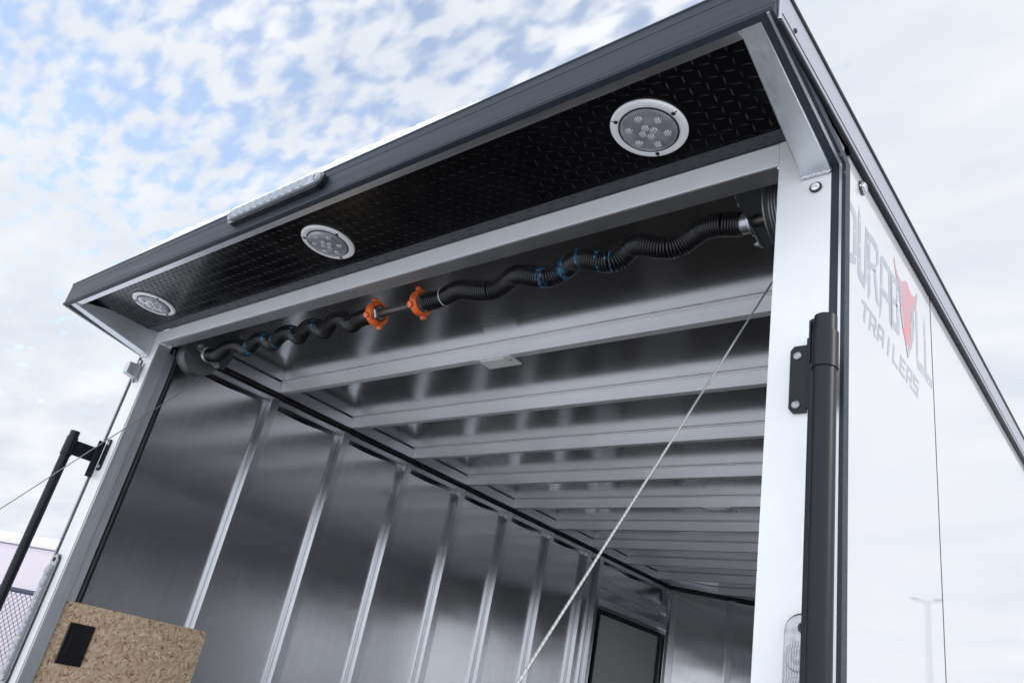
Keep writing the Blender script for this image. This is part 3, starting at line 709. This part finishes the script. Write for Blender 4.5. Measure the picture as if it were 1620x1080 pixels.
# door lock bars with hinge plates ---------------------------------------------
def lockbar(s):
    # plate on the post (mesh in local metres around the post)
    pb = MB(); xa, xb_ = (1.2175, 1.2400)
    poly = [(xa, .506), (xa + .006, .4985), (xb_ + .004, .4985), (xb_ + .004, .6115), (xa + .006, .6115), (xa, .604)]
    pb.prism([(s * x, z) for x, z in poly], 1, -.0060, -.0003)
    if s > 0:
        pb.box(1.2442, 1.2492, -.0100, -.0003, .503, .622); pb.prism([(1.2494, -.0003), (1.2540, -.0003), (1.2850, -.082), (1.2810, -.082), (1.2494, -.012)], 2, .522, .600)
        pl = part(pb, 'lock_hinge', SATIN, bevel=.0015)
        bx, by = 1.3055, -.100; top = .600
        col_ = MB(); col_.cyl((bx, by, .518), (bx, by, .574), .0178, 32); 
        col_.box(1.2815, 1.2850, by + .000, by + .012, .533, .600)
        col_.tube([(bx - .0200, by + .010, .604), (bx - .0195, by + .009, .585), (bx - .0215, by + .010, .56), (bx - .0205, by + .010, .50), (bx - .0205, by + .010, -1.0)], .0052, 10)
        barx, bary = bx, by
    else:
        pb.box(-1.2560, -1.2500, -.030, -.0062, .470, .600)
        pb.cyl((-1.2625, -.012, .475), (-1.2625, -.012, .60), .006, 12)
        pl = part(pb, 'lock_hinge', SATIN, bevel=.0015)
        barx, bary = -1.272, -.110; top = .604
        col_ = MB(); col_.box(-1.2710, -1.2660, bary + .008, -.012, .524, .575); col_.cyl((barx, bary, .518), (barx, bary, .582), .0185, 28)
    part(col_, 'bar_keeper', SATIN, parent=pl, bevel=.001)
    part(MB().cyl((barx, bary, -1.15), (barx, bary, top), .0158, 28), 'lock_bar', SATIN, bevel=.002)
    bt = MB(); xc = s * 1.2290
    for z in (.594, .511): bt.lathe((xc, -.0062, z), (0, -1, 0), [(.0066, 0), (.0066, .0015), (.005, .003), (0, .0034)], 18)
    parts(bt, 'hinge_bolt', BOLT, parent=pl)
lockbar(1); lockbar(-1)

# trim screws
ts = MB()
for (y, z) in ((-.013, .925), (-.036, .9455), (-.252, 1.004)): ts.lathe((1.2987, y, z), (1, 0, 0), [(.0042, 0), (.0042, .001), (.0028, .003), (0, .003)], 12)
ts.lathe((1.3037, -.250, 1.024), (1, 0, 0), [(.0042, 0), (.0042, .001), (.0028, .003), (0, .003)], 12)
parts(ts, 'trim_screw', BLACK)

# dome lights under the bows
for (x, y) in ((.002, .573), (.012, .573 + .4026 * 4)):
    o = part(B(x - .070, x + .070, y - .022, y + .050, ZR - .0075, ZR - .0004), 'dome_light', DOME, bevel=.004, seg=3)
    dd = MB(); dd.box(x - .056, x + .044, y - .014, y + .042, ZR - .0115, ZR - .0077); part(dd, 'lens', DOME, parent=o, bevel=.001)
    part(MB().lathe((x + .058, y + .006, ZR - .0078), (0, 0, -1), [(.004, 0), (.004, .002), (0, .003)], 12), 'lamp_screw', BOLT, parent=o)

# lettering and emblem on the right side ------------------------------------------
XS = 1.2953
def decal(polys, name, m, x=XS):
    """flat vinyl cut shapes (y,z); concave outlines are filled by triangulation"""
    bm = bmesh.new()
    for poly in polys:
        vs = [bm.verts.new((x, y, z)) for y, z in poly]; f = bm.faces.new(vs); bmesh.ops.triangulate(bm, faces=[f])
    me = bpy.data.meshes.new(name); bmesh.ops.recalc_face_normals(bm, faces=bm.faces); bm.to_mesh(me); bm.free(); me.materials.append(m)
    o = bpy.data.objects.new(name, me); col.objects.link(o); o.parent = T; o.location = (0, 0, -GZ)
    for p in me.polygons:
        if p.normal.x < 0: p.flip()
    return o
zb, zt = .775, .899
def V(y0, y1, z0, z1): return [(y0, z0), (y1, z0), (y1, z1), (y0, z1)]
big = []
st_ = .0165
def lD(y): return [[(y, zb - .004), (y + st_, zb + .014), (y + st_, zt - .014), (y, zt + .004)], [(y + st_, zb + .014), (y + st_, zb - .002), (y + .048, zb + .012), (y + .036, zb + .03)],
                   [(y + .036, zb + .03), (y + .048, zb + .012), (y + .054, zb + .03), (y + .054, zt - .012), (y + .048, zt - .004), (y + .038, zt - .026)], [(y + st_, zt - .014), (y + .038, zt - .026), (y + .048, zt - .004), (y + st_, zt + .002)]]
def lU(y): return [[(y, zb + .004), (y + .010, zb - .006), (y + st_, zb + .018), (y + st_ + .002, zt - .004), (y + .008, zt + .022), (y + .002, zt - .01)], [(y + .010, zb - .006), (y + .036, zb - .010), (y + .046, zb + .012), (y + st_, zb + .018)],
                   [(y + .034, zb + .014), (y + .046, zb + .012), (y + .056, zt - .006), (y + .042, zt + .002)]]
def lR(y): return [[(y, zb - .022), (y + .014, zb), (y + .015, zt - .012), (y, zt + .002)], [(y + .015, zt - .012), (y, zt + .002), (y + .056, zt + .003), (y + .048, zt - .016)], [(y + .048, zt - .016), (y + .056, zt + .003), (y + .063, zt - .012), (y + .063, zt - .034), (y + .050, zt - .046)],
                   [(y + .015, zt - .060), (y + .050, zt - .046), (y + .044, zt - .064), (y + .015, zt - .072)], [(y + .030, zt - .066), (y + .046, zt - .062), (y + .060, zb - .002), (y + .044, zb + .002)]]
def lA(y): return [[(y, zb - .024), (y + .014, zb + .004), (y + .024, zt - .018), (y + .024, zt - .002), (y + .010, zt - .012)], [(y + .024, zt - .018), (y + .024, zt - .002), (y + .066, zt - .004), (y + .056, zt - .020)],
                   [(y + .056, zt - .020), (y + .066, zt - .004), (y + .073, zt - .020), (y + .073, zb - .010), (y + .058, zb + .002)], [(y + .018, zb + .036), (y + .018, zb + .052), (y + .057, zb + .052), (y + .057, zb + .036)]]
def lB(y): return [V(y, y + .014, zb, zt - .006), [(y + .014, zt - .022), (y + .014, zt - .004), (y + .042, zt - .002), (y + .036, zt - .018)], [(y + .036, zt - .018), (y + .042, zt - .002), (y + .050, zt - .012), (y + .048, zb + .074), (y + .034, zb + .068)],
                   [(y + .014, zb + .054), (y + .014, zb + .068), (y + .034, zb + .068), (y + .044, zb + .060)], [(y + .034, zb + .0675), (y + .0443, zb + .0597), (y + .052, zb + .048), (y + .052, zb + .012), (y + .046, zb), (y + .036, zb + .018)],
                   [(y + .014, zb), (y + .014, zb + .016), (y + .036, zb + .018), (y + .046, zb)]]
def lL(y, w_): return [[(y, zb + .010), (y + .014, zb + .014), (y + .016, zt - .006), (y + .009, zt + .016), (y + .002, zt - .018)], [(y, zb + .010), (y + .006, zb - .008), (y + w_, zb - .006), (y + w_, zb + .014), (y + .014, zb + .014)]]
for g_ in (lD(.0115), lU(.070), lR(.124), lA(.188), lB(.258), lL(.424, .055), lL(.484, .055)): decal(g_, 'letter', LETTER)

bull = [(.283, .942), (.294, .920), (.310, .910), (.325, .909), (.340, .914), (.355, .926), (.372, .930), (.385, .922), (.398, .918), (.415, .921), (.430, .930), (.446, .948), (.440, .920), (.425, .896), (.412, .883), (.404, .85), (.402, .816), (.385, .785), (.362, .756), (.346, .785), (.330, .806), (.318, .84), (.314, .872), (.306, .890), (.292, .906), (.283, .925)]
decal([bull], 'side_emblem', RED, XS + .0002)
facem = [[(.402, .816), (.404, .85), (.412, .883), (.396, .868), (.388, .84), (.384, .81)], [(.330, .806), (.318, .84), (.326, .86), (.336, .84), (.340, .81)], [(.346, .785), (.362, .756), (.385, .785), (.365, .778)]]
decal(facem, 'emblem_shading', LETTER, XS + .0004)
def small(word, y0, y1, z0, z1):
    n_ = len(word); cw = (y1 - y0) / n_
    G = {'T': [(0, .8, 1, 1), (.38, 0, .62, .8)], 'R': [(0, 0, .22, 1), (.22, .8, .9, 1), (.7, .5, .92, .8), (.22, .36, .9, .52), ('p', [(.5, .36), (.74, .36), (.98, 0), (.72, 0)])],
         'A': [(0, 0, .22, .86), ('p', [(0, .86), (.15, 1), (.92, 1), (.92, .8), (.22, .8)]), (.7, 0, .92, .8), (.22, .3, .7, .48)], 'I': [(.35, 0, .6, 1)], 'L': [(0, 0, .22, 1), (.22, 0, .9, .2)],
         'E': [(0, 0, .22, 1), (.22, 0, .9, .2), (.22, .4, .8, .58), (.22, .8, .9, 1)], 'S': [(0, 0, .9, .2), (.68, .2, .9, .42), (0, .42, .9, .6), (0, .6, .22, .8), (0, .8, .9, 1)]}
    for i, ch in enumerate(word):
        out_ = []
        for g_ in G[ch]:
            if g_[0] == 'p': pl = g_[1]
            else: a, b, c, d = g_; pl = [(a, b), (c, b), (c, d), (a, d)]
            out_.append([(y0 + cw * (i + .90 * u) + (v - .5) * .010 , z0 + (z1 - z0) * v) for u, v in pl])
        decal(out_, 'letter', LETTER)
small('TRAILERS', .088, .438, .700, .741)

# running gear, ramp door (mostly out of the picture)
fr = MB()
for s in (1, -1): fr.box(min(s * .95, s * 1.0), max(s * .95, s * 1.0), .0, LEN, FZ - .14, FZ - .021)
for y in (.2, 1.0, 1.8, 2.6, 3.4): fr.box(-.949, .949, y, y + .05, FZ - .12, FZ - .03)
part(fr, 'chassis', SATIN)
for y in (1.75, 2.65):
    part(MB().cyl((-1.0, y, GZ + .34), (1.0, y, GZ + .34), .035, 14), 'axle', SATIN)
    for s in (1, -1):
        wt = part(MB().lathe((s * 1.10, y, GZ + .34), (s, 0, 0), [(.20, -.10), (.31, -.10), (.335, -.08), (.335, .08), (.31, .10), (.20, .10)], 40), 'wheel', TYRE)
        part(MB().lathe((s * 1.10, y, GZ + .34), (s, 0, 0), [(.20, .09), (.18, .05), (.05, .04), (.05, .09), (0, .09)], 32), 'rim', CAST, parent=wt)
rp = MB(); a = Vector((-.012, FZ - .03)); b = Vector((-2.05, GZ + .03)); t = (b - a).normalized(); nn = Vector((-t.y, t.x)); nn = nn if nn.y > 0 else -nn
rp.prism([tuple(a), tuple(b), tuple(b + nn * .045), tuple(a + nn * .045)], 0, -1.155, 1.155)
rd = part(rp, 'ramp_door', WOOD, bevel=.003)
part(MB().cyl((-1.155, -.006, FZ - .005), (1.155, -.006, FZ - .005), .010, 12), 'ramp_hinge', GALV)
am = MB()
for s in (1, -1): am.box(min(s * 1.12, s * 1.156), max(s * 1.12, s * 1.156), -1.455, -1.405, -1.49 + .035, -1.385)
parts(am, 'cable_anchor', GALV)
part(MB().box(-.05, .05, NOSE - .1, NOSE + 1.1, FZ - .12, FZ - .05).cyl((0, NOSE + .9, GZ + .01), (0, NOSE + .9, FZ + .1), .035, 14), 'tongue', SATIN)

# roof snow ---------------------------------------------------------------------
sn = MB(); nx, ny = 150, 60; vs = []; fs = []
for j in range(ny + 1):
    for i in range(nx + 1):
        x = -1.27 + 2.54 * i / nx; ty = j / ny; y = -.306 + (LEN + .28) * ty ** 1.6
        e = min((x + 1.27) / .10, (1.27 - x) / .10, (y + .306) / .012, 1); e = max(0, e) ** .5
        h_ = .046 + .012 * noise.noise(Vector((x * 2.2, y * 1.5, 0))) + .004 * noise.noise(Vector((x * 13, y * 13, 3)))
        if x > .5: h_ *= max(.12, 1 - (x - .5) / .5)
        if x < -.6: h_ *= max(.3, 1 + (x + .6) / .7)
        if y > 0: h_ *= max(.5, 1 - y)
        vs.append((x + .0, y + .003 * noise.noise(Vector((x * 30, 0, 5))), 1.0935 + .006 + h_ * e * 1.2 - .006 * (1 - e)))
for j in range(ny):
    for i in range(nx): a = j * (nx + 1) + i; fs.append((a, a + 1, a + nx + 2, a + nx + 1))
so_ = sn.add(vs, fs, True).build('roof_snow', SNOW); so_['kind'] = 'stuff'; so_['label'] = 'thin layer of white snow lying on the roof above the rear canopy'; so_['category'] = 'snow'

# ------------------------------------------------------------------ surroundings
C0 = Vector((1.6636, -1.0930, 0))
wd = Vector((.942, .336, 0)).normalized(); wn_ = Vector((wd.y, -wd.x, 0))       # along the wall / towards the camera
ANG = math.atan2(wd.y, wd.x)
A_ = C0 + Vector((-12.7, 3.83, 0))
bt_ = thing('parked_trailer', 'pale lavender-white enclosed trailer with snow on its roof, parked beyond the mesh fence', 'trailer', (A_.x, A_.y, GZ))
bt_.rotation_euler = (0, 0, ANG)
B(-6.5, 3.0, 0, 2.5, .55, 2.42).build('body', LAV, bt_, bevel=.02)
B(-6.53, 3.03, -.03, 2.53, 2.422, 2.475).build('roof_trim', LAV2, bt_, bevel=.01)
jn = MB()
for k in range(8): jn.box(-6.0 + k * 1.22, -5.985 + k * 1.22, -.006, -.0005, .56, 2.40)
jn.build('panel_joint', TRIMG, bt_)
for xx in (-2.6, -1.7):
    wo = MB().lathe((xx, .12, .36), (0, -1, 0), [(.2, -.1), (.33, -.1), (.36, -.08), (.36, .08), (.33, .1), (.2, .1)], 32).build('wheel', TYRE, bt_)
    MB().lathe((xx, .12, .36), (0, -1, 0), [(.2, .09), (.17, .05), (0, .06)], 24).build('rim', CAST, wo)
B(-6.3, 2.8, .2, 2.3, .42, .548).build('chassis', SATIN, bt_)
s2 = MB(); vs = []; fs = []
for j in range(15):
    for i in range(61):
        x = -6.5 + 9.5 * i / 60; y = -.02 + 2.54 * j / 14; e = min(1, (y + .02) / .3, (2.52 - y) / .3); e = max(0, e) ** .5
        vs.append((x, y, 2.476 + .13 * e + .02 * noise.noise(Vector((x * 1.3, y, 9))) * e))
for j in range(14):
    for i in range(60): a = j * 61 + i; fs.append((a, a + 1, a + 62, a + 61))
o = s2.add(vs, fs, True).build('snow_cover', SNOW, bt_)

F_ = C0 + Vector((-10.9, 3.45, 0))
fe = thing('chain_link_fence', 'dark blue-black diamond mesh fence with a top rail in front of the pale parked trailer', 'fence', (F_.x, F_.y, GZ)); fe.rotation_euler = (0, 0, ANG)
HF = 1.835; msh = MB(); p_ = .078
x0f, x1f = -2.2, 2.4
k = x0f - HF
while k < x1f:
    for sgn in (1, -1):
        xa, xb_ = k, k + HF; za, zb_ = (0.03, HF - .01) if sgn > 0 else (HF - .01, .03)
        # clip to the fence ends
        def clip(x): return za + (zb_ - za) * (x - xa) / HF
        a0, a1 = max(xa, x0f), min(xb_, x1f)
        if a1 - a0 > .03: msh.tube([(a0, .003 * sgn, clip(a0)), (a1, .003 * sgn, clip(a1))], .0038, 4, caps=False)
    k += p_
msh.build('mesh', FENCE, fe)
MB().cyl((x0f - .02, 0, HF), (x1f + .02, 0, HF), .027, 14).build('top_rail', FENCE, fe)
for xx in (x0f, x1f): MB().cyl((xx, 0, -.1), (xx, 0, HF + .05), .032, 14).build('post', FENCE, fe)

def bare_tree(az, el_top, dist, label, seed):
    random.seed(seed); base = C0 + Vector((math.sin(az), math.cos(az), 0)) * dist
    Ht = .0117 + dist * math.tan(el_top) - GZ
    t = thing('bare_tree', label, 'tree', (base.x, base.y, GZ), 'leafless trees beyond the pale trailer')
    tr = MB(); tr.tube([(0, 0, -.1), (.03, .02, Ht * .3), (.0, .05, Ht * .5)], [.11, .085, .06], 8); tr.build('trunk', BARK, t)
    br = MB()
    def grow(p, d, l, r, lv):
        q = p + d * l; br.tube([p, p + d * l * .5 + Vector((random.uniform(-1, 1), random.uniform(-1, 1), 0)) * l * .06, q], [r, r * .8, r * .6], 4 if lv > 1 else 6, caps=False)
        if lv >= 4: return
        for _ in range(4 if lv < 3 else 3):
            nd_ = (d + Vector((random.gauss(0, .55), random.gauss(0, .55), random.uniform(-.1, .45)))).normalized(); grow(p + d * l * random.uniform(.55, 1), nd_, l * random.uniform(.55, .75), r * .55, lv + 1)
    for _ in range(6): grow(Vector((0, .04, Ht * random.uniform(.3, .5))), Vector((random.gauss(0, .5), random.gauss(0, .5), 1)).normalized(), Ht * .22, .04, 1)
    br.build('crown', BARK, t)
bare_tree(R(-71.9), R(5.3), 38, 'leafless shrubby tree behind the pale trailer, the one nearer the black lock bar', 3)
bare_tree(R(-70.35), R(5.25), 36, 'leafless twiggy tree behind the pale trailer, the one nearer the white door post', 11)

# light pole, seen mirrored in the glossy side panel
lpv = Vector((.20897, .95875, .19267)); D_ = 34
q = C0 + lpv * D_; lp = thing('light_pole', 'tall galvanised lot lamp pole with a crossbar, mirrored faintly in the white side panel', 'lamp post', (q.x, q.y, GZ))
hz = .0117 + lpv.z * D_ - GZ
MB().tube([(0, 0, -.1), (0, 0, hz)], [.13, .10], 12).build('pole', POLE, lp)
MB().box(-.42, .42, -.05, .05, hz, hz + .08).build('crossbar', POLE, lp, bevel=.01)
for s in (1, -1): MB().box(s * .40 - .14, s * .40 + .14, -.14, .1, hz + .082, hz + .14).build('lamp_head', SATIN, lp, bevel=.02)
